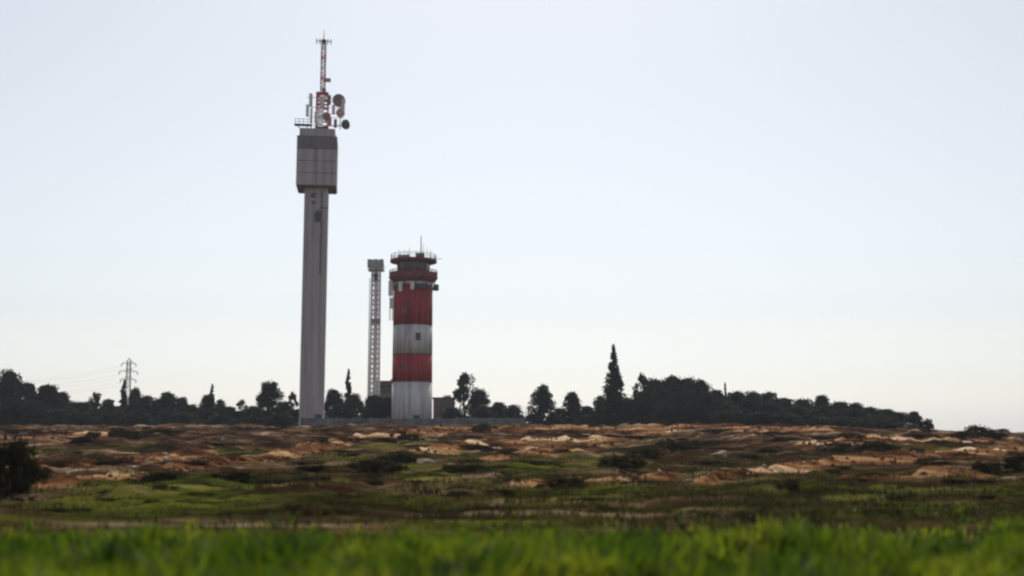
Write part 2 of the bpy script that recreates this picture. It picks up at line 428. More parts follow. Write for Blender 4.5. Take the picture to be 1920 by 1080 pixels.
rc = np.random.default_rng(77)
NC = 60000
cy_ = rc.uniform(35, 192, NC); cx_ = rc.uniform(-1, 1, NC) * (0.48 * cy_ + 5)
ks = bank_fields(cx_, cy_)[0] + rc.normal(0, 0.12, NC) > 0.5
cx_, cy_ = cx_[ks][:5000], cy_[ks][:5000]
cs = (0.04 + 0.22 * rc.uniform(0, 1, len(cx_)) ** 5)[:, None, None] * (0.5 + cy_ / 160)[:, None, None]
octa = np.array([[1, 0, 0], [0, 1, 0], [-1, 0, 0], [0, -1, 0], [0, 0, 0.8], [0, 0, -0.5]], float)
Vc = octa[None] * cs * rc.uniform(0.55, 1.4, (len(cx_), 6, 1)) + rc.normal(0, 0.15, (len(cx_), 6, 3)) * cs
Vc += np.stack([cx_, cy_, height(cx_, cy_)], -1)[:, None, :]
fo = np.array([[0, 1, 4], [1, 2, 4], [2, 3, 4], [3, 0, 4], [1, 0, 5], [2, 1, 5], [3, 2, 5], [0, 3, 5]])
clod = fast_mesh('soil_clods', Vc.reshape(-1, 3), (np.arange(len(cx_))[:, None, None] * 6 + fo[None]).reshape(-1, 3))
clod.materials.append(mat_noise('clod_earth', [(0.42, (0.03, 0.013, 0.009)), (0.52, (0.11, 0.048, 0.027)), (0.64, (0.30, 0.19, 0.13))], 0.5, 6, 0.95, 0, spec=0.0))
tag(link('soil_clods', clod), 'loose reddish clods of earth strewn along the bare banks', 'soil', kind='stuff')

# ------------------------------------------------------------------ trees and bushes
def leaf_cloud(clumps, per, size, seed, flat=0.0):
    """clumps: list of (centre, radii) -> many small leaf faces spread through each clump"""
    r = np.random.default_rng(seed); C = []
    for c, rad in clumps:
        d = r.normal(0, 1, (per, 3)); d /= np.linalg.norm(d, axis=1)[:, None]
        C.append(np.array(c) + d * np.array(rad) * ((0.45 + 0.55 * r.uniform(0, 1, (per, 1)) ** 0.5 + np.maximum(0, r.normal(0, 0.28, (per, 1))))))
    P = np.concatenate(C); Nn = len(P)
    a = r.normal(0, 1, (Nn, 3)); a /= np.linalg.norm(a, axis=1)[:, None]
    b = r.normal(0, 1, (Nn, 3)); b -= a * (a * b).sum(1)[:, None]; b /= np.linalg.norm(b, axis=1)[:, None]
    s = size * r.uniform(0.5, 1.25, (Nn, 1))
    sz = np.array([[1, 1, 1.0]])
    V = np.stack([P - a * s * sz, P - b * s * 0.55 * sz, P + a * s * sz, P + b * s * 0.55 * sz], 1)
    return V.reshape(-1, 3), np.arange(Nn * 4).reshape(-1, 4)

def proto_round(seed, h=9.0, w=7.0, low=0.05, n=60, per=75, leaf=0.25, gap=1.0):
    r = random.Random(seed); cl = []; limbs = []
    for k in range(n):
        t = r.random() ** 0.8
        z = low + (0.93 - low) * t
        env = math.sin(math.pi * min(1, (z - low + 0.50) / (1.52 - low))) ** 0.75
        a = r.uniform(0, 2 * math.pi); q = math.sqrt(r.random()) * 0.44 * env * (1 + 0.22 * math.sin(3 * a + seed) + 0.15 * math.sin(7 * z + 2 * a + seed))
        rad = r.choice((0.05, 0.07, 0.09, 0.11, 0.14)) * gap
        c = (q * math.cos(a) * w, q * math.sin(a) * w, z * h)
        cl.append((c, (rad * w, rad * w, rad * h * 0.75))); limbs.append(c)
    top = r.uniform(-0.1, 0.1)
    cl.append(((top * w, 0, 0.93 * h), (0.08 * w, 0.08 * w, 0.06 * h)))
    v, f = leaf_cloud(cl, per, leaf, seed)
    crown = fast_mesh('crown', v, f); crown.materials.append(M['leaf'])
    t = MB(); th = 0.42 * h
    t.tube([(0, 0, -0.5), (0.05 * w * r.uniform(-1, 1), 0, th * 0.5), (0.03 * w, 0.02 * w, th), (0.0, 0, 0.75 * h)], [0.28, 0.22, 0.17, 0.05], 8)
    for c in r.sample(limbs, 9):
        t.bar((0.02 * w, 0.01 * w, min(th, c[2] * 0.7)), c, 0.09, 0.03, 5)
    tr = t.data('trunk'); tr.materials.append(M['bark'])
    return tr, crown, h, w
def proto_column(seed, h=14.0, w=4.2, power=0.8, per=60, leaf=0.24, mat='leaf_cypress', nlev=46):
    r = random.Random(seed); cl = []
    for k in range(nlev):
        t = k / (nlev - 1); z = 0.03 + 0.95 * t
        rr = 0.5 * w * (1 - t) ** power * min(1, 0.55 + t * 4) + 0.05
        m_ = max(1, int(5 * (1 - t) + 1))
        for i in range(m_):
            a = r.uniform(0, 6.283); q = r.uniform(0.3, 0.72) * rr
            cl.append(((q * math.cos(a), q * math.sin(a), z * h + r.uniform(-.2, .2)), (rr * 0.42 + .05, rr * 0.42 + .05, 0.032 * h)))
    v, f = leaf_cloud(cl, per, leaf, seed)
    crown = fast_mesh('crown', v, f); crown.materials.append(M[mat])
    t = MB(); t.tube([(0, 0, -0.5), (0, 0, 0.5 * h), (0, 0, 0.97 * h)], [0.3, 0.17, 0.03], 8)
    tr = t.data('trunk'); tr.materials.append(M['bark'])
    return tr, crown, h, w
def proto_bush(seed, h=1.2, w=2.2, n=30, per=75, leaf=0.07):
    r = random.Random(seed); cl = []; st = MB()
    for k in range(n):
        a = r.uniform(0, 6.283); q = math.sqrt(r.random()) * 0.38 * w; z = (0.12 + 0.62 * r.random() * (1 - (q / (0.5 * w)) ** 2 * 0.8)) * h
        rad = r.choice((0.05, 0.07, 0.10, 0.13))
        c = (q * math.cos(a), q * math.sin(a), z); cl.append((c, (rad * w, rad * w, rad * h * 1.3)))
        st.bar((0.2 * c[0], 0.2 * c[1], -0.05), c, 0.025, 0.008, 4)
    v, f = leaf_cloud(cl, per, leaf, seed)
    fo = fast_mesh('foliage', v, f); fo.materials.append(M['leaf_bush'])
    sm = st.data('stem'); sm.materials.append(M['bark'])
    return sm, fo, h, w
ROUND = [proto_round(101 + k, n=100 + 8 * k) for k in range(5)]
LOOSE = [proto_round(201 + k, h=9, w=6, low=0.12, n=34, per=100, gap=0.9) for k in range(3)]
CYP = [proto_column(301, 14, 4.4, 0.85), proto_column(302, 9, 2.6, 0.6, per=50, nlev=34)]
BUSH = [proto_bush(401 + k) for k in range(5)]

def plant(name, proto, X, Y, h, w, label, cat, group=None, pn=('trunk', 'crown'), sink=0.05):
    tr, cr, ph, pw = proto
    o = empty(name, (X, Y, gz(X, Y) - sink), label, cat, group, random.uniform(0, 6.283))
    s = w / pw
    o.scale = (s, s, h / ph)
    link(pn[0], tr, o); link(pn[1], cr, o)
    return o

WIDE = 1.3
def tree(px, top, wpx, Y, proto, label, group=None, name='broadleaf_tree'):
    """a tree whose crown stands at photo column px, with its top at row top, wpx wide, Y metres away"""
    X = (px - 960) / F_PX * (Y * math.cos(PITCH) + 6 * math.sin(PITCH))
    g = gz(X, Y); z = at(px, top, Y).z
    w = wpx / F_PX * Y * (1.0 if name != 'broadleaf_tree' else WIDE)
    return plant(name, proto, X, Y, max(1.5, z - g), w, label, 'tree', group)

LG = 'trees of the low wood at the left edge'
tree(-30, 700, 70, 232, ROUND[0], 'dark tree cut off by the left edge of the picture, in the low wood')
tree(12, 694, 58, 226, ROUND[1], 'tallest dark tree of the clump at the far left edge')
tree(48, 716, 56, 230, ROUND[2], 'broad dark tree just right of the tallest one at the left edge')
tree(85, 721, 60, 226, ROUND[3], 'rounded dark tree near the right end of the left edge clump')
tree(113, 735, 36, 232, ROUND[4], 'small dark tree ending the clump at the left edge')
LOWL = 'low dark trees in the hedge left of the tall tower'
LOWT = 'low dark tree in the even hedge line left of the tall grey tower'
for px, tp, w, Y, k in ((140, 752, 40, 240, 0), (160, 752, 36, 236, 2), (203, 748, 40, 240, 3), (275, 742, 44, 234, 1), (300, 748, 40, 232, 4), (360, 757, 44, 240, 2),
                        (428, 762, 40, 236, 3), (474, 761, 36, 240, 1), (530, 752, 34, 240, 0), (340, 744, 30, 236, 0), (412, 748, 26, 232, 2), (250, 750, 40, 232, 2), (125, 762, 36, 226, 3),
                        (185, 766, 40, 226, 1), (320, 764, 44, 226, 3), (385, 766, 44, 226, 4), (500, 768, 44, 226, 2), (555, 766, 40, 226, 0), (450, 770, 40, 226, 4)):
    tree(px, tp, w, Y, ROUND[k], LOWT, LOWL)
for px, tp, w, Y, k in ((20, 748, 60, 221, 3), (65, 752, 60, 221, 1), (108, 766, 50, 221, 0), (150, 772, 56, 220, 4), (215, 768, 50, 221, 2), (262, 770, 56, 220, 0), (345, 772, 50, 220, 1), (415, 776, 50, 220, 3), (475, 778, 50, 220, 2), (528, 776, 46, 220, 4)):
    tree(px, tp, w, Y, ROUND[k], LOWT, LOWL)
tree(178, 735, 26, 234, LOOSE[0], 'small round tree rising between the left edge clump and the pylon')
tree(230, 712, 22, 236, CYP[1], 'narrow dark tree right in front of the power pylon', name='narrow_tree')
tree(252, 727, 30, 236, ROUND[1], 'dark tree leaning up to the right side of the power pylon')
tree(312, 734, 48, 232, ROUND[2], 'flat topped tree midway between the pylon and the tall tower')
tree(396, 720, 18, 236, CYP[1], 'slim pointed tree standing alone left of the tall tower', name='narrow_tree')
tree(388, 740, 30, 233, ROUND[4], 'bushy tree at the foot of the slim pointed tree')
tree(453, 749, 28, 234, LOOSE[1], 'small rounded tree between the slim pointed tree and the ball shaped tree')
tree(503, 714, 46, 228, ROUND[0], 'ball shaped tree standing out left of the tall tower base')
tree(548, 734, 26, 232, LOOSE[2], 'small tree touching the left side of the tall tower base')
tree(625, 730, 40, 228, ROUND[3], 'dark tree touching the right side of the tall tower base')
tree(652, 692, 21, 230, CYP[1], 'tall narrow dark tree between the tall tower and the lattice mast', name='narrow_tree')
tree(664, 738, 36, 226, ROUND[1], 'bushy dark tree below the tall narrow tree between the towers')
tree(700, 741, 46, 222, ROUND[4], 'dark tree at the foot of the pale lattice mast')
tree(727, 744, 30, 221, ROUND[0], 'dark tree against the left side of the striped tower base')
tree(640, 755, 50, 221, ROUND[2], 'low dark tree behind the wall between the tall tower and the mast')
tree(871, 698, 46, 232, LOOSE[0], 'tall loose tree standing out right of the striped tower')
tree(905, 760, 40, 216, ROUND[2], 'low dark tree below the broad rounded tree right of the brown hut')
tree(848, 764, 40, 216, ROUND[4], 'low dark tree against the right side of the brown hut')
tree(899, 730, 38, 226, ROUND[1], 'broad rounded tree just right of the tall loose tree by the hut')
tree(838, 742, 30, 236, ROUND[3], 'dark tree behind the brown hut beside the striped tower')
tree(935, 754, 36, 234, ROUND[4], 'low tree right of the broad rounded tree near the wall end')
tree(962, 759, 40, 228, ROUND[1], 'low tree behind the right end of the concrete wall')
for px, tp, w, Y, k in ((1000, 776, 44, 224, 1), (1040, 780, 44, 222, 3), (1085, 778, 50, 221, 0), (1120, 774, 50, 220, 2)):
    tree(px, tp, w, Y, ROUND[k], 'knee high looking tree in the low hedge between the wall end and the cypress', 'low hedge left of the cypress')
tree(1019, 720, 42, 222, ROUND[2], 'egg shaped tree standing alone beyond the end of the wall')
tree(1050, 764, 30, 230, ROUND[0], 'very low tree between the two round trees beyond the wall')
tree(1073, 735, 34, 224, ROUND[4], 'smaller round tree left of the tall cypress')
tree(1102, 761, 36, 228, ROUND[3], 'low tree between the smaller round tree and the cypress')
tree(1152, 648, 62, 218, CYP[0], 'tall pointed dark cypress rising alone above the tree line', name='cypress_tree')
tree(1126, 742, 30, 222, ROUND[1], 'bushy tree hugging the left foot of the cypress')
tree(1176, 744, 32, 222, ROUND[2], 'bushy tree hugging the right foot of the cypress')
RW = 'trees of the high dense wood right of the cypress'
RT = 'tall dark tree in the dense high wood right of the cypress'
tree(1203, 700, 36, 222, LOOSE[1], 'leftmost loose tree of the high wood, nearest the cypress')
for px, tp, w, Y, k in ((1230, 709, 60, 226, 0), (1262, 705, 66, 222, 1), (1292, 707, 60, 226, 2), (1316, 712, 44, 222, 3), (1240, 728, 56, 217, 4), (1282, 730, 60, 217, 0), (1205, 735, 50, 217, 2), (1318, 734, 50, 217, 1), (1250, 752, 60, 213, 3), (1300, 754, 60, 213, 4)):
    tree(px, tp, w, Y, ROUND[k], RT, RW)
tree(1345, 731, 34, 224, ROUND[4], 'tree on the step where the high wood drops to the sloping row')
tree(1361, 717, 12, 222, CYP[1], 'thin pointed tree poking out where the high wood drops down', name='narrow_tree')
SW = 'trees of the row sloping down to the right'
ST = 'dark tree in the long row sloping down to the right of the high wood'
for px, tp, w, Y, k in ((1352, 750, 50, 216, 2), (1380, 737, 46, 222, 0), (1412, 738, 50, 220, 1), (1443, 738, 46, 222, 2), (1400, 756, 50, 214, 3), (1445, 758, 50, 214, 4), (1473, 750, 46, 222, 3), (1505, 751, 46, 220, 0),
                        (1495, 764, 50, 213, 1), (1541, 745, 30, 222, 4), (1545, 762, 50, 214, 2), (1577, 757, 46, 220, 1), (1605, 759, 40, 222, 3), (1595, 770, 50, 212, 0), (1632, 766, 46, 218, 2), (1660, 771, 40, 217, 4),
                        (1640, 780, 50, 210, 1), (1684, 776, 40, 214, 0), (1370, 772, 60, 209, 4), (1425, 776, 60, 208, 0), (1470, 778, 60, 208, 2), (1525, 780, 60, 207, 3), (1570, 784, 56, 207, 1), (1615, 788, 56, 206, 4), (1665, 790, 50, 205, 2)):
    tree(px, tp - 4, w * 1.15, Y, ROUND[k], ST, SW)
tree(1714, 771, 34, 210, ROUND[3], 'last small tree at the right end of the sloping row')

# ------------------------------------------------------------------ bushes on the slope
def bush(px, base, wpx, hpx, label, group=None, cat='bush', k=None):
    X, Y = ground_hit(px, base, lambda a, b: height(a, b))
    w = wpx / F_PX * Y; h = hpx / F_PX * Y
    return plant('bush', BUSH[random.randrange(5) if k is None else k], X, Y, h * (1.25 if wpx > 120 or base < 830 else 0.85), w * 1.15, label, cat, group, ('stem', 'foliage'))
bush(18, 930, 130, 100, 'large black looking bush at the left edge of the slope', k=0)
bush(60, 905, 70, 50, 'middle sized bush leaning on the large bush at the left edge', k=2)
bush(300, 903, 95, 34, 'wide dark bush below the orange bare earth on the left', k=1)
bush(440, 898, 95, 24, 'long low bush right of the wide one under the orange earth', k=3)
bush(705, 886, 120, 38, 'long dark bush standing in for bank shadow just left of the pale stone slab', k=2)  # dark foliage added in place of the shadow on a bank
bush(745, 868, 80, 34, 'dark bush standing in for bank shadow above the long bush by the pale stone slab', k=4)  # upper part of that bank shadow, also built as foliage
bush(868, 884, 100, 26, 'dark bush just right of the pale stone slab', k=1)
bush(1055, 915, 100, 30, 'dark bush in the olive patch at the centre of the slope', k=0)
bush(1165, 878, 110, 42, 'broad dark bush below the cypress', k=3)
bush(1285, 842, 120, 32, 'wide dark bush below the high wood', k=4)
bush(1215, 858, 80, 26, 'dark bush linking the two broad ones below the cypress and wood', k=0)
bush(1480, 918, 50, 26, 'small brown bush under the red earth bank on the right', k=2)
bush(1690, 938, 70, 20, 'low dark bush at the edge of the crop on the right', k=1)
bush(1605, 850, 150, 26, 'long green bush under the right end of the sloping tree row', k=3)
bush(1832, 820, 66, 22, 'dark bush standing on the skyline at the right', k=0)
bush(1800, 822, 50, 13, 'small bush on the skyline left of the larger skyline bush', k=2)
bush(1868, 824, 50, 13, 'small bush on the skyline right of the larger skyline bush', k=3)
bush(1738, 806, 28, 22, 'grey bush just past the last tree of the sloping row', k=4)
bush(1850, 888, 70, 40, 'dark bush near the right edge under the red earth bank', k=1)
bush(1910, 880, 60, 40, 'dark bush cut by the right edge of the picture', k=0)
bush(225, 820, 50, 18, 'dark bush on the ridge below the power pylon', k=4)
bush(175, 822, 36, 16, 'small dark bush on the ridge left of the one below the pylon', k=1)
bush(255, 824, 44, 12, 'low bush on the ridge right of the one below the pylon', k=2)
bush(905, 808, 60, 14, 'low bush in front of the wall right of the striped tower', k=3)
r = random.Random(5)
spots = [(160, 958), (190, 938), (330, 940), (25, 1005), (120, 1003), (640, 930), (665, 950), (860, 926), (915, 974), (980, 976), (860, 974), (1100, 938), (1200, 905), (1560, 885), (1235, 962), (1600, 900), (470, 975), (560, 950), (400, 955),
         (250, 990), (95, 955), (745, 930), (790, 905), (1350, 930), (1440, 935), (1400, 860), (1450, 845), (1530, 930), (1780, 905), (1760, 870), (520, 905), (590, 880), (960, 900), (1010, 870), (700, 905), (380, 870), (140, 850), (100, 870), (210, 868), (1130, 955), (1300, 950), (1640, 960), (1560, 955), (1850, 930), (310, 915), (1250, 885), (1330, 870)]
for px, py in spots + [(r.uniform(0, 1920), 808 + 165 * r.random() ** 1.2) for _ in range(70)]:
    zx = ('left third of the', 'middle third of the', 'right third of the')[min(2, max(0, int(px // 640)))]
    zy = 'just below the ridge' if py < 850 else ('halfway up' if py < 900 else 'low down near the crop')
    bush(px + r.uniform(-8, 8), py, r.uniform(30, 105), r.uniform(5, 11), 'small dark scrub bush ' + zy + ' in the ' + zx + ' slope', 'small bushes ' + zy + ', ' + zx + ' slope')

# stones
def stone_mesh(seed, sx, sy, sz):
    r = np.random.default_rng(seed); import bmesh
    bm = bmesh.new(); bmesh.ops.create_icosphere(bm, subdivisions=2, radius=1)
    ang = r.normal(0, 1, (9, 3)); ang /= np.linalg.norm(ang, axis=1)[:, None]
    for v in bm.verts:
        c = np.array(v.co)
        for a in ang:
            d = c @ a
            if d > 0.5: c = c - a * (d - 0.5)
        c = c * (1 + r.normal(0, 0.03)); v.co = (c[0] * sx, c[1] * sy, c[2] * sz)
    me = bpy.data.meshes.new('stone'); bm.to_mesh(me); bm.free(); me.materials.append(M['stone']); return me
STN = [stone_mesh(k, 0.5, 0.4, 0.33) for k in range(4)]
def stone(px, py, wpx, hpx, label, group=None):
    X, Y = ground_hit(px, py, lambda a, b: height(a, b))
    o = link('stone', random.choice(STN)); s = wpx / F_PX * Y; o.scale = (s, s, hpx / F_PX * Y / 0.5)
    o.location = (X, Y, gz(X, Y) + 0.02 * hpx / F_PX * Y); o.rotation_euler = (random.uniform(-.2, .2), random.uniform(-.25, .25), random.uniform(0, 6.28)); tag(o, label, 'stone', group)
stone(800, 868, 46, 20, 'large pale stone slab between two dark bushes mid slope')
stone(1350, 856, 50, 20, 'pale grey green boulder right of the dark bush below the wood')
stone(250, 880, 46, 14, 'wide pale stone on the left slope above the wide bush')
stone(130, 890, 24, 14, 'small pale stone beside the large bush at the left edge')
stone(310, 862, 26, 14, 'pale stone above the orange earth on the left')
stone(1815, 832, 36, 10, 'pale stone just below the skyline bush on the right')
stone(1605, 958, 20, 10, 'small whitish stone by the crop edge on the right')
stone(520, 992, 12, 8, 'small whitish stone at the top edge of the crop')
for px, py in ((40, 815), (12, 822), (110, 818), (690, 825), (1900, 862), (1290, 905), (1000, 822), (1255, 848), (420, 826), (880, 905), (195, 920)):
    stone(px, py, r.uniform(14, 26), r.uniform(6, 10), 'small pale stone lying on the brown slope', 'small pale stones on the slope')

# ------------------------------------------------------------------ tall grey tower
def lattice(mb, w0, w1, z0, z1, step, rl, rb):
    """four legged lattice, legs + rings + diagonals, centred on the origin"""
    nst = max(1, round((z1 - z0) / step)); c4 = ((-1, -1), (1, -1), (1, 1), (-1, 1))
    def P(k, i):
        t = k / nst; w = (w0 + (w1 - w0) * t) / 2; return (c4[i % 4][0] * w, c4[i % 4][1] * w, z0 + (z1 - z0) * t)
    for k in range(nst):
        for i in range(4):
            mb.bar(P(k, i), P(k, i + 1), rb, n=4)
            mb.bar(P(k, i), P(k + 1, i + 1) if k % 2 else P(k + 1, i), rb if k % 2 else rl * 0.0 + rb, n=4)
            mb.bar(P(k, i + 1), P(k + 1, i), rb, n=4)
    return P, nst
def legs(name, mat, parent, w0, w1, z0, z1, rl):
    for cx, cy in ((-1, -1), (1, -1), (1, 1), (-1, 1)):
        MB().bar((cx * w0 / 2, cy * w0 / 2, z0), (cx * w1 / 2, cy * w1 / 2, z1), rl, n=6).build(name, mat, parent)

TY = 206.0
b0 = at(584, 797, TY)
TX = b0.x
def tz(py): return at(590, py, TY).z - TB
TB = gz(TX, TY) - 0.1
tower = empty('communication_tower', (TX, TY, TB), 'tall square grey concrete tower with block head and red white mast', 'tower', rz=R(7))
z_hb, z_ht, z_pt = tz(355), tz(266), tz(249)
W = 4.15; HW = 6.9
mb = MB()
mb.bevel_box((0, 0, z_hb / 2 - 0.5), (W, W, z_hb + 1.0), 0.18)
shaft = mb.build('shaft', M['concrete'], tower)
for k in range(1, 9):                                               # pour joints, slightly proud collars
    MB().bevel_box((0, 0, z_hb * k / 9), (W + 0.03, W + 0.03, 0.08), 0.01).build('pour_joint', M['concrete'], shaft)
head = MB().box((0, 0, (z_hb + z_ht) / 2), (HW - 0.3, HW - 0.3, z_ht - z_hb - 0.02)).build('head', M['joint'], tower)
rows = 4; ph = (z_ht - z_hb) / rows
for row in range(rows):
    for side in range(4):
        a = side * math.pi / 2
        for s in (-1, 1):
            w = HW / 2 - 0.05 - 0.08
            q = MB().bevel_box((s * (HW / 4 - 0.03), -HW / 2 + 0.05, z_hb + (row + 0.5) * ph), (w, 0.24, ph - 0.07), 0.03)
            o = q.build('panel', M['concrete'] if row < rows - 1 else M['concrete_dark'], head); o.rotation_euler = (0, 0, a)
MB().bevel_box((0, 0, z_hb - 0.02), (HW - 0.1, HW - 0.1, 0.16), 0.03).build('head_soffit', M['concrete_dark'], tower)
MB().bevel_box((0, 0, z_ht + 0.09), (HW + 0.12, HW + 0.12, 0.2), 0.04).build('cornice', M['concrete_dark'], tower)
par = MB()
for a in range(4):
    c, s_ = math.cos(a * math.pi / 2), math.sin(a * math.pi / 2); d = (HW - 0.9) / 2
    par.box((d * s_, -d * c, (z_ht + z_pt) / 2 + 0.08), ((HW - 0.7), 0.22, z_pt - z_ht - 0.22), a * math.pi / 2)
par.build('parapet', M['concrete'], tower)
MB().box((0, 0, z_ht + 0.55), (HW - 1.2, HW - 1.2, 0.12)).build('roof_deck', M['concrete_dark'], tower)
# openings in the shaft
def opening(px, py, wpx, hpx, parent, face_y, z_of, mat='glass'):
    x = (px - 590) / 10.4; z = z_of(py); w = wpx / 10.4; h = hpx / 10.4
    f = MB()
    for dx, dz, ww, hh in ((0, h / 2, w + 0.2, 0.1), (0, -h / 2, w + 0.2, 0.1), (-w / 2, 0, 0.1, h - 0.1), (w / 2, 0, 0.1, h - 0.1)):
        f.box((x + dx, face_y - 0.07, z + dz), (ww, 0.14, hh))
    o = f.build('window', M['concrete_dark'], parent)
    MB().box((x, face_y - 0.01, z), (w - 0.1, 0.06, h - 0.1)).build('pane', M[mat], o)
    return o
opening(585, 371, 8, 7, tower, -W / 2, tz)
opening(594, 411, 11, 17, tower, -W / 2, tz)
opening(585, 384, 5, 4, tower, -W / 2, tz)
bx = MB().box((0.45, -W / 2 - 0.35, tz(408)), (0.5, 0.3, 1.6)).box((0.45, -W / 2 - 0.12, tz(404)), (0.12, 0.3, 0.12)).box((0.45, -W / 2 - 0.12, tz(412)), (0.12, 0.3, 0.12))
bx.build('panel_antenna', M['steel_dark'], tower)
MB().box((1.35, -W / 2 - 0.05, tz(394)), (1.5, 0.12, 0.14)).build('cable_tray', M['steel_dark'], tower)
MB().box((1.0, -W / 2 - 0.05, tz(440)), (0.3, 0.1, tz(365) - tz(520))).build('cable_duct', M['concrete_dark'], tower)
MB().box((1.2, -W / 2 - 0.1, 1.1), (1.1, 0.1, 2.2)).build('door', M['steel_dark'], tower)
# red and white mast
mast = empty('mast', (0.65, 0, z_ht + 0.6)); mast.parent = tower
zm = lambda py: tz(py) - (z_ht + 0.6)
z1, z2, z3 = zm(176), zm(150), zm(80)
bands = [(0, 0.33, 'mast_red'), (0.33, 0.62, 'mast_white'), (0.62, 1.0, 'mast_red')]
for a, b, mt in bands:
    q = MB(); lattice(q, 2.0, 2.0, z1 * a, z1 * b, 0.9, 0.09, 0.085); q.build('lattice_bay', M[mt], mast)
    legs('leg', M[mt], mast, 2.0, 2.0, z1 * a, z1 * b, 0.15)
MB().box((0, 0, z1 + 0.06), (2.0, 2.0, 0.1)).build('mast_platform', M['mast_red'], mast)
zz_ = np.linspace(z1 + 0.12, z3, 6)
for k in range(5):
    mt = 'mast_white' if k % 2 == 0 else 'mast_red'
    q = MB(); lattice(q, 0.75, 0.75, zz_[k], zz_[k + 1], 0.6, 0.06, 0.055); q.build('lattice_bay', M[mt], mast)
    legs('leg', M[mt], mast, 0.75, 0.75, zz_[k], zz_[k + 1], 0.115)
q = MB()
q.bar((-1.35, 0, z3 + 0.3), (1.35, 0, z3 + 0.3), 0.09); q.bar((0, -1.2, z3 + 0.3), (0, 1.2, z3 + 0.3), 0.09)
for sx in (-1.3, -0.7, 0.7, 1.3): q.bar((sx, 0, z3 - 0.25), (sx, 0, z3 + 0.75), 0.08)
q.build('dipole_array', M['steel_dark'], tower, (0.65, 0, z_ht + 0.6))
MB().lathe([(0.42, 0), (0.42, 0.75), (0.2, 0.9)], 12, (0, 0, z3 - 0.2)).build('beacon', M['steel_dark'], mast)
MB().bar((0, 0, z3 + 0.6), (0, 0, zm(56)), 0.09, 0.045).build('spike', M['steel'], mast)
MB().box((0.75, -0.1, z2), (1.3, 0.5, 0.6)).build('radio_box', M['steel'], mast)
MB().box((0.25, -0.4, zm(170)), (0.7, 0.3, 0.5)).build('radio_box', M['dish_brown'], mast)
# dishes
def dish(px, py, rad, mats, az, nm='dish'):
    x = (px - 590) / 10.4; z = tz(py)
    o = MB().lathe([(rad * 0.35, -0.45), (rad * 0.8, -0.3), (rad, 0.0), (rad, 0.35), (rad * 0.97, 0.4)], 28).build(nm, M[mats[0]], tower, (x, -1.1, z), True)
    o.rotation_euler = (math.pi / 2, 0, az)
    MB().lathe([(rad * 0.93, 0.41), (rad * 0.5, 0.47), (0.02, 0.49)], 28, cap=False).build('radome', M[mats[1]], o)
    return o
dish(627, 191, 1.2, ('dish_brown', 'dish_brown'), R(25))
dish(630, 214, 0.8, ('dish_pink', 'dish_pink'), R(30))
dish(640, 235, 0.9, ('steel_dark', 'steel_dark'), R(52))
dish(606, 221, 0.70, ('mast_red', 'dish_brown'), R(-10))
for px_, pa, pb, y_, mt in ((610, 182, 200, -1.4, 'dish_brown'), (618, 200, 218, -1.5, 'dish_white'), (597, 186, 206, -1.5, 'dish_white'), (612, 224, 240, -1.5, 'mast_red'), (622, 226, 242, -1.3, 'dish_brown'), (586, 214, 236, -1.6, 'galvanised'), (570, 200, 222, -1.2, 'galvanised')):
    MB().bevel_box(((px_ - 590) / 10.4, y_, (tz(pa) + tz(pb)) / 2), (0.55, 0.35, tz(pa) - tz(pb)), 0.05).build('panel_antenna', M[mt], tower)
MB().bevel_box(((634 - 590) / 10.4, -1.0, tz(200)), (0.9, 0.7, 2.6), 0.08).build('radio_box', M['dish_white'], tower)
ar = MB()
for py_ in (186, 204, 222, 238): ar.bar((-2.1, -0.9, tz(py_)), (4.6, -0.9, tz(py_)), 0.06)
for py_, x1 in ((191, 3.6), (213, 4.0), (235, 4.9)): ar.bar((1.3, 0.3, tz(py_)), (x1, -0.9, tz(py_)), 0.07)
ar.bar((3.9, -0.55, tz(243)), (3.9, -0.55, tz(180)), 0.09)
ar.build('dish_bracket', M['mast_white'], tower)
q = MB(); q.bar((-1.15, -1.6, z_pt - 0.2), (-1.15, -1.6, tz(182)), 0.09); q.build('antenna_pole', M['steel'], tower)
for dx, pa, pb in ((-0.15, 181, 205), (0.1, 209, 236)):
    MB().box((-1.3 + dx, -1.75, (tz(pa) + tz(pb)) / 2), (0.42, 0.25, tz(pa) - tz(pb))).build('panel_antenna', M['galvanised'], tower)
q = MB(); q.box((-2.6, -2.0, tz(241)), (3.0, 1.2, 0.16)); q.build('balcony', M['steel_dark'], tower)
q = MB()
for x in (-4.0, -3.25, -2.5, -1.75): q.bar((x, -2.55, tz(241)), (x, -2.55, tz(231)), 0.045)
q.bar((-4.0, -2.55, tz(231)), (-1.2, -2.55, tz(231)), 0.05); q.bar((-4.0, -2.55, tz(236)), (-1.2, -2.55, tz(236)), 0.04)
q.bar((-3.6, -1.6, tz(241)), (-2.4, -1.6, z_pt - 0.6), 0.07); q.bar((-2.0, -1.6, tz(241)), (-1.6, -1.6, z_pt - 0.6), 0.07)
q.build('railing', M['steel_dark'], tower)
MB().box((0.65, 0, z_pt + 0.35), (2.4, 2.2, 1.1)).build('equipment_cabinet', M['roof_dark'], tower)

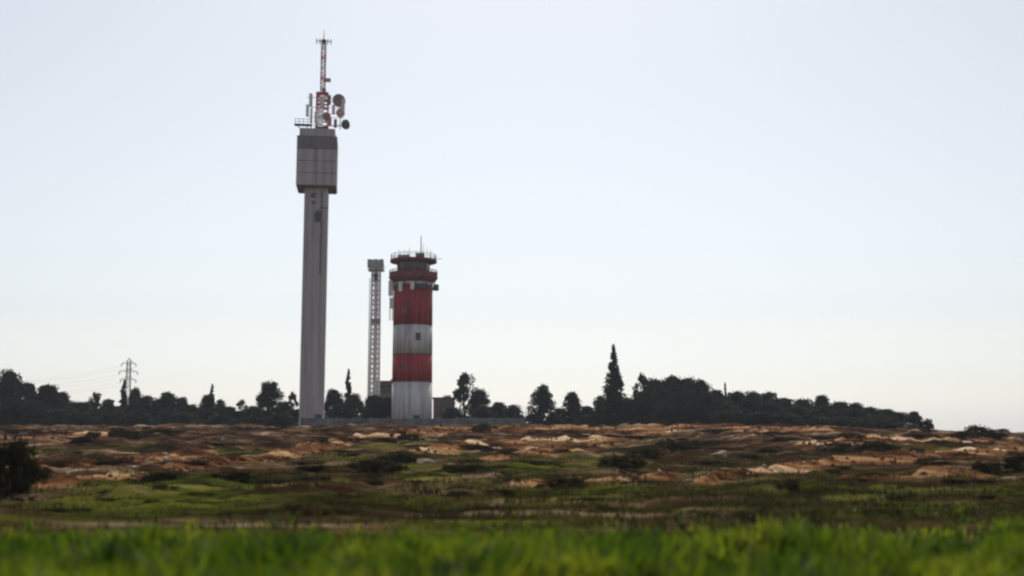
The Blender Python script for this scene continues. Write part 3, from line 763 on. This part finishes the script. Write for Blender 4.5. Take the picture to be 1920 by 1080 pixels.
# ------------------------------------------------------------------ striped tower
SY = 216.0
sb = at(772, 782, SY); SX = sb.x
SB0 = gz(SX, SY) - 0.1
def sz(py): return at(775, py, SY).z - SB0
ppm = F_PX / (SY * math.cos(PITCH) + 15 * math.sin(PITCH))
stower = empty('striped_tower', (SX, SY, SB0), 'round red and white banded tower with railed gallery cabin', 'tower')
r0, r1 = 3.72, 3.60
zb = [-0.5, sz(717), sz(665), sz(611), sz(537), sz(531)]
zt = zb[-1]
def rr(z): return r0 + (r1 - r0) * max(0, z) / zt
for k, mt in enumerate(('white_paint', 'red_paint', 'white_paint', 'red_paint', 'white_paint')):
    a, b = zb[k], zb[k + 1]
    MB().lathe([(rr(a), a), (rr(b), b)], 40).build('band', M[mt], stower, None, True)
    MB().lathe([(rr(b) + 0.03, b - 0.05), (rr(b) + 0.03, b + 0.05)], 40).build('band_joint', M['concrete_dark'], stower, None, True)
# windows of the shaft
def round_window(px, py, w, h):
    x = (px - 773) / ppm; z = sz(py); y = -math.sqrt(max(0.1, rr(z) ** 2 - x * x)); a = math.atan2(x, -y)
    q = MB()
    for dx, dz, ww, hh in ((0, h / 2, w + 0.16, 0.08), (0, -h / 2, w + 0.24, 0.1), (-w / 2, 0, 0.08, h - 0.1), (w / 2, 0, 0.08, h - 0.1)): q.box((dx, -0.03, dz), (ww, 0.2, hh))
    o = q.build('window', M['concrete_dark'], stower, (x, y, z)); o.rotation_euler = (0, 0, a)
    MB().box((0, 0.0, 0), (w - 0.06, 0.1, h - 0.06)).build('pane', M['glass'], o)
round_window(786, 634, 0.8, 1.3); round_window(760, 690, 0.6, 0.9); round_window(760, 585, 0.6, 0.9)
q = MB().box((1.2, -rr(0) - 0.02, 1.1), (1.1, 0.2, 2.2)); q.build('door', M['steel_dark'], stower)
# flared gallery, cabin, roof
zg = sz(522)
MB().lathe([(r1 - 0.05, zt), (r1 + 0.7, zg - 0.3), (r1 + 0.95, zg), (r1 + 0.95, zg + 0.2)], 40).build('gallery_slab', M['roof_red'], stower, None, True)
for k in range(12):
    a = 2 * math.pi * k / 12 + 0.2
    MB().bar((rr(zt) * 0.99 * math.cos(a), rr(zt) * 0.99 * math.sin(a), sz(545)), ((r1 + 0.6) * math.cos(a), (r1 + 0.6) * math.sin(a), zg - 0.05), 0.11, n=4).build('bracket', M['roof_red'], stower)
def rail(z, h, rad, mat, nm='railing', n=20, ph=0):
    q = MB()
    for k in range(n):
        a = 2 * math.pi * k / n + ph; b = 2 * math.pi * (k + 1) / n + ph
        A = (rad * math.cos(a), rad * math.sin(a)); B = (rad * math.cos(b), rad * math.sin(b))
        q.bar((*A, z), (*A, z + h), 0.04, n=4)
        for t in (0.4, 0.72, 1.0): q.bar((*A, z + h * t), (*B, z + h * t), 0.035, n=4)
    return q.build(nm, M[mat], stower)
par = MB().lathe([(r1 + 0.85, zg + 0.2), (r1 + 0.92, zg + 0.95), (r1 + 0.8, zg + 0.95), (r1 + 0.75, zg + 0.2)], 24, cap=False).build('gallery_parapet', M['roof_red'], stower)
rail(zg + 0.95, 0.45, r1 + 0.86, 'steel_dark')
zc = sz(494)
MB().lathe([(2.95, zg + 0.2), (2.95, zg + 0.95)], 12).build('cabin_wall', M['red_paint'], stower)
glz = MB().lathe([(2.85, zg + 0.95), (2.95, zc)], 12).build('cabin_glazing', M['glass'], stower)
for k in range(12):
    a = 2 * math.pi * k / 12
    MB().bar((2.9 * math.cos(a), 2.9 * math.sin(a), zg + 0.95), (3.0 * math.cos(a), 3.0 * math.sin(a), zc), 0.09, n=4).build('mullion', M['red_paint'], glz)
MB().lathe([(3.1, zc), (4.35, zc + 0.15), (4.35, zc + 0.6), (3.3, zc + 0.75)], 24).build('cabin_roof', M['roof_red'], stower)
rail(zc + 0.6, 1.0, 4.2, 'steel_dark', 'roof_railing', 18)
MB().bevel_box((1.3, -0.5, zc + 1.2), (1.5, 1.5, 1.3), 0.06).build('roof_cabinet', M['roof_dark'], stower)
MB().bevel_box((-1.7, -1.2, zc + 1.0), (2.2, 1.2, 0.8), 0.06).build('roof_cabinet', M['steel'], stower)
zr = zc + 0.65
MB().bar((1.4, -0.3, zr), (1.4, -0.3, sz(442)), 0.14, 0.07).build('whip_antenna', M['steel'], stower)
for x, y, t in ((-3.4, -1.2, 474), (-1.5, -2.4, 472), (3.3, -1.6, 470), (2.0, -2.0, 460), (-2.6, -1.5, 470), (-0.6, -1.9, 466), (2.6, -1.2, 464), (0.4, 1.8, 468)):
    MB().bar((x, y, zr), (x, y, sz(t)), 0.06, 0.03).build('whip_antenna', M['steel'], stower)
MB().bar((2.6, -0.9, sz(486)), (5.4, -1.0, sz(487)), 0.08, 0.05).build('boom', M['steel_dark'], stower)
MB().bevel_box((0, 0, 0), (1.0, 0.8, 1.15), 0.08).build('floodlight', M['steel_dark'], stower, ((817 - 773) / ppm, -1.3, sz(541)))
MB().bar((r1 * 0.9, -1.2, sz(541)), (4.0, -1.3, sz(541)), 0.09).build('floodlight_arm', M['steel'], stower)
MB().bevel_box((0, 0, 0), (2.0, 0.5, 0.8), 0.08).build('floodlight', M['steel_dark'], stower, (1.9, -r1 - 0.15, sz(541)))
# pale caged ladder on the left side
lx = (733 - 773) / ppm
q = MB()
for dx in (-0.28, 0.28): q.bar((lx + dx, -0.9, sz(602)), (lx + dx, -0.9, sz(520)), 0.07)
for k in range(22): q.bar((lx - 0.28, -0.9, sz(600) + k * 0.36), (lx + 0.28, -0.9, sz(600) + k * 0.36), 0.04, n=4)
q.build('ladder', M['galvanised'], stower)
for pa, pb, dx in ((528, 556, -0.15), (560, 580, 0.15)):
    MB().bevel_box((lx + dx, -1.3, (sz(pa) + sz(pb)) / 2), (0.75, 0.35, sz(pa) - sz(pb)), 0.05).build('panel_antenna', M['galvanised'], stower)
for px, pa, pb in ((752, 533, 551), (775, 535, 548)):
    x = (px - 773) / ppm
    MB().bevel_box((x, -math.sqrt(r1 * r1 - x * x) - 0.5, (sz(pa) + sz(pb)) / 2), (0.7, 0.3, sz(pa) - sz(pb)), 0.05).build('panel_antenna', M['galvanised'], stower)

# ------------------------------------------------------------------ pale lattice mast
LY = 224.0
lb = at(701, 785, LY); LX = lb.x; LB = gz(LX, LY) - 0.05
def lz(py): return at(701, py, LY).z - LB
lm = empty('lattice_mast', (LX, LY, LB), 'slim pale grey lattice mast with boxy top between the two towers', 'mast')
ztop = lz(508)
q = MB(); lattice(q, 1.75, 1.5, 0, ztop, 0.95, 0.08, 0.075); q.build('bracing', M['galvanised'], lm)
legs('leg', M['galvanised'], lm, 1.75, 1.5, 0, ztop, 0.13)
MB().box((0, 0, ztop + 0.06), (3.0, 2.4, 0.12)).build('platform', M['steel'], lm)
q = MB()
for sx in (-1.45, -0.5, 0.5, 1.45):
    for sy in (-1.15, 1.15): q.bar((sx, sy, ztop + 0.1), (sx, sy, ztop + 1.2), 0.04, n=4)
for zz in (0.65, 1.2):
    q.bar((-1.45, -1.15, ztop + zz), (1.45, -1.15, ztop + zz), 0.04); q.bar((-1.45, 1.15, ztop + zz), (1.45, 1.15, ztop + zz), 0.04)
    q.bar((-1.45, -1.15, ztop + zz), (-1.45, 1.15, ztop + zz), 0.04); q.bar((1.45, -1.15, ztop + zz), (1.45, 1.15, ztop + zz), 0.04)
q.build('railing', M['galvanised'], lm)
MB().bevel_box((0, 0, ztop + 1.15), (2.7, 2.0, 1.95), 0.06).build('cabinet', M['galvanised'], lm)
for sx in (-1.15, 0.0, 1.15):
    MB().bevel_box((sx, -1.3, ztop + 1.25), (0.8, 0.2, 1.7), 0.05).build('panel_antenna', M['steel'], lm)
MB().box((0.25, -0.95, lz(603)), (1.7, 0.5, 0.8)).build('radio_box', M['steel'], lm)
MB().box((0.0, -0.95, lz(520)), (0.7, 0.4, 1.3)).build('radio_box', M['steel_dark'], lm)
MB().box((0.1, -0.45, ztop / 2), (0.75, 0.1, ztop - 0.5)).build('cable_ladder', M['galvanised'], lm)
pl = at(690, 740, LY + 1)
wp = empty('thin_pole', (pl.x, LY + 1, gz(pl.x, LY + 1) - 0.05), 'very thin pale pole standing close beside the lattice mast', 'pole')
MB().tube([(0, 0, -0.3), (0, 0, 10), (0, 0, at(690, 522, LY + 1).z - wp.location.z)], [0.15, 0.13, 0.08], 8).build('pole_tube', M['galvanised'], wp)
MB().lathe([(0.3, 0), (0.3, 0.15), (0.12, 0.2)], 10).build('pole_base', M['concrete_dark'], wp)

# ------------------------------------------------------------------ perimeter wall and low buildings
WY = 203.5
xa, xb = at(566, 795, WY).x, at(985, 797, WY).x
npan = 13; pw = (xb - xa) / npan
wall = empty('perimeter_wall', (xa, WY, gz((xa + xb) / 2, WY)), 'low bluish grey concrete panel wall in front of the two towers', 'wall')
for k in range(npan):
    x = (k + 0.5) * pw; g = gz(xa + x, WY) - wall.location.z
    MB().bevel_box((x, random.uniform(-.03, .03), g + 0.6 + random.uniform(-.05, .05)), (pw - 0.32, 0.16, 1.6), 0.03).build('panel', M['wall_concrete'], wall)
for k in range(npan + 1):
    g = gz(xa + k * pw, WY) - wall.location.z
    MB().bevel_box((k * pw, 0, g + 0.65), (0.28, 0.3, 1.85), 0.03).build('post', M['wall_concrete'], wall)

def building(name, pxa, pxb, ptop, Y, dep, mat, label, wins=(), roof='roof_dark', over=0.3, rt=0.25):
    a, b = at(pxa, 780, Y).x, at(pxb, 780, Y).x; cx = (a + b) / 2; w = b - a
    g = min(gz(a, Y), gz(b, Y)) - 0.1; h = at((pxa + pxb) / 2, ptop, Y).z - g
    o = empty(name, (cx, Y + dep / 2, g), label, 'building')
    MB().bevel_box((0, 0, (h - rt) / 2), (w, dep, h - rt), 0.04).build('wall', M[mat], o)
    rf = MB().bevel_box((0, 0, h - rt / 2 + 0.003), (w + 2 * over, dep + 2 * over, rt), 0.04).build('roof', M[roof], o)
    MB().bevel_box((w * 0.25, 0, h + 0.25), (0.7, 0.7, 0.5), 0.05).build('vent_box', M['steel'], rf)
    for px, py, ww, hh in wins:
        x = (px - (pxa + pxb) / 2) / F_PX * Y; z = at(px, py, Y).z - g
        q = MB()
        for dx, dz, w_, h_ in ((0, hh / 2, ww + 0.16, 0.1), (0, -hh / 2, ww + 0.26, 0.1), (-ww / 2, 0, 0.08, hh - 0.1), (ww / 2, 0, 0.08, hh - 0.1)): q.box((x + dx, -dep / 2 - 0.05, z + dz), (w_, 0.14, h_))
        wn_ = q.build('window', M['concrete_dark'], o)
        MB().box((x, -dep / 2 - 0.01, z), (ww - 0.08, 0.08, hh - 0.1)).build('pane', M['glass'], wn_)
    return o
building('brown_hut', 812, 850, 745, 222, 5, 'plaster', 'small brown flat roofed hut right of the striped tower', [(836, 763, 1.5, 1.0), (820, 763, 0.8, 1.0)])
building('equipment_building', 702, 742, 714, 232, 6, 'plaster_grey', 'flat roofed building with dark roof edge behind the lattice mast', [(715, 733, 1.6, 0.8), (730, 733, 1.6, 0.8)], 'roof_dark', 0.4, 1.3)

# ------------------------------------------------------------------ power pylon and cables
PY = 440.0
pb = at(237, 790, PY); PX = pb.x; PB = gz(PX, PY)
pyl = empty('power_pylon', (PX, PY, PB), 'lattice power pylon rising behind the trees on the left', 'pylon', rz=R(28))
ptz = lambda py: at(237, py + 3, PY).z - PB
zt_ = ptz(668)
q = MB(); lattice(q, 4.4, 1.5, 0, zt_ * 0.68, 2.6, 0.12, 0.06); q.build('bracing', M['steel'], pyl); legs('leg', M['steel'], pyl, 4.4, 1.5, 0, zt_ * 0.68, 0.12)
q = MB(); lattice(q, 1.5, 1.2, zt_ * 0.68, zt_ * 0.96, 1.4, 0.12, 0.06); q.build('bracing', M['steel'], pyl); legs('leg', M['steel'], pyl, 1.5, 1.2, zt_ * 0.68, zt_ * 0.96, 0.13)
q = MB()
for cx, cy in ((-1, -1), (1, -1), (1, 1), (-1, 1)): q.bar((cx * .6, cy * .6, zt_ * .96), (0, 0, zt_), 0.1)
q.build('peak', M['steel'], pyl)
arms = []
for zf, ln in ((0.93, 2.6), (0.83, 3.3), (0.73, 2.8)):
    for s in (-1, 1):
        q = MB()
        for dy in (-0.6, 0.6):
            q.bar((s * 0.6, dy, zt_ * zf), (s * ln, 0, zt_ * zf), 0.09); q.bar((s * 0.6, dy, zt_ * zf + 0.9), (s * ln, 0, zt_ * zf), 0.07)
        q.build('cross_arm', M['steel'], pyl)
        MB().lathe([(0.05, 0), (0.16, -0.15), (0.16, -1.0), (0.05, -1.15)], 8, (s * ln, 0, zt_ * zf - 0.05)).build('insulator', M['glass'], pyl)
        arms.append((s, zf, (s * ln, 0, zt_ * zf - 1.2)))
ca_, sa_ = math.cos(R(28)), math.sin(R(28))
for s, zf, (ax, ay, az_) in arms:
    wx, wy, wz = PX + ax * ca_, PY + ax * sa_, PB + az_
    for dirn, dx, dy, dz in ((-1, -170, 90, -1),):
        q = MB(); pts = []
        for k in range(25):
            t = k / 24; pts.append((wx + dx * t, wy + dy * t, wz + dz * t - 4 * 5.0 * t * (1 - t)))
        q.tube(pts, [0.022] * 25, 5)
        o = q.build('power_cable', M['steel'])
        tag(o, 'thin power cable sagging away from the pylon to the ' + ('left' if dirn < 0 else 'right'), 'cable', 'cables running to the ' + ('left' if dirn < 0 else 'right') + ' of the pylon')

# ------------------------------------------------------------------ air
hz = MB().box((0, 1590, 30), (15200, 3260, 104)).build('haze', None)
hm = bpy.data.materials.new('haze_air'); hm.use_nodes = True
hn, hl = hm.node_tree.nodes, hm.node_tree.links
hn.remove(hn['Principled BSDF'])
pv = hn.new('ShaderNodeVolumePrincipled'); pv.inputs['Color'].default_value = (0.80, 0.86, 1.0, 1)
pv.inputs['Density'].default_value = HAZE; pv.inputs['Anisotropy'].default_value = 0.35
hl.new(pv.outputs[0], hn['Material Output'].inputs['Volume'])
hz.data.materials.clear(); hz.data.materials.append(hm)
tag(hz, 'thin pale haze filling the air over the fields', 'haze', kind='stuff')
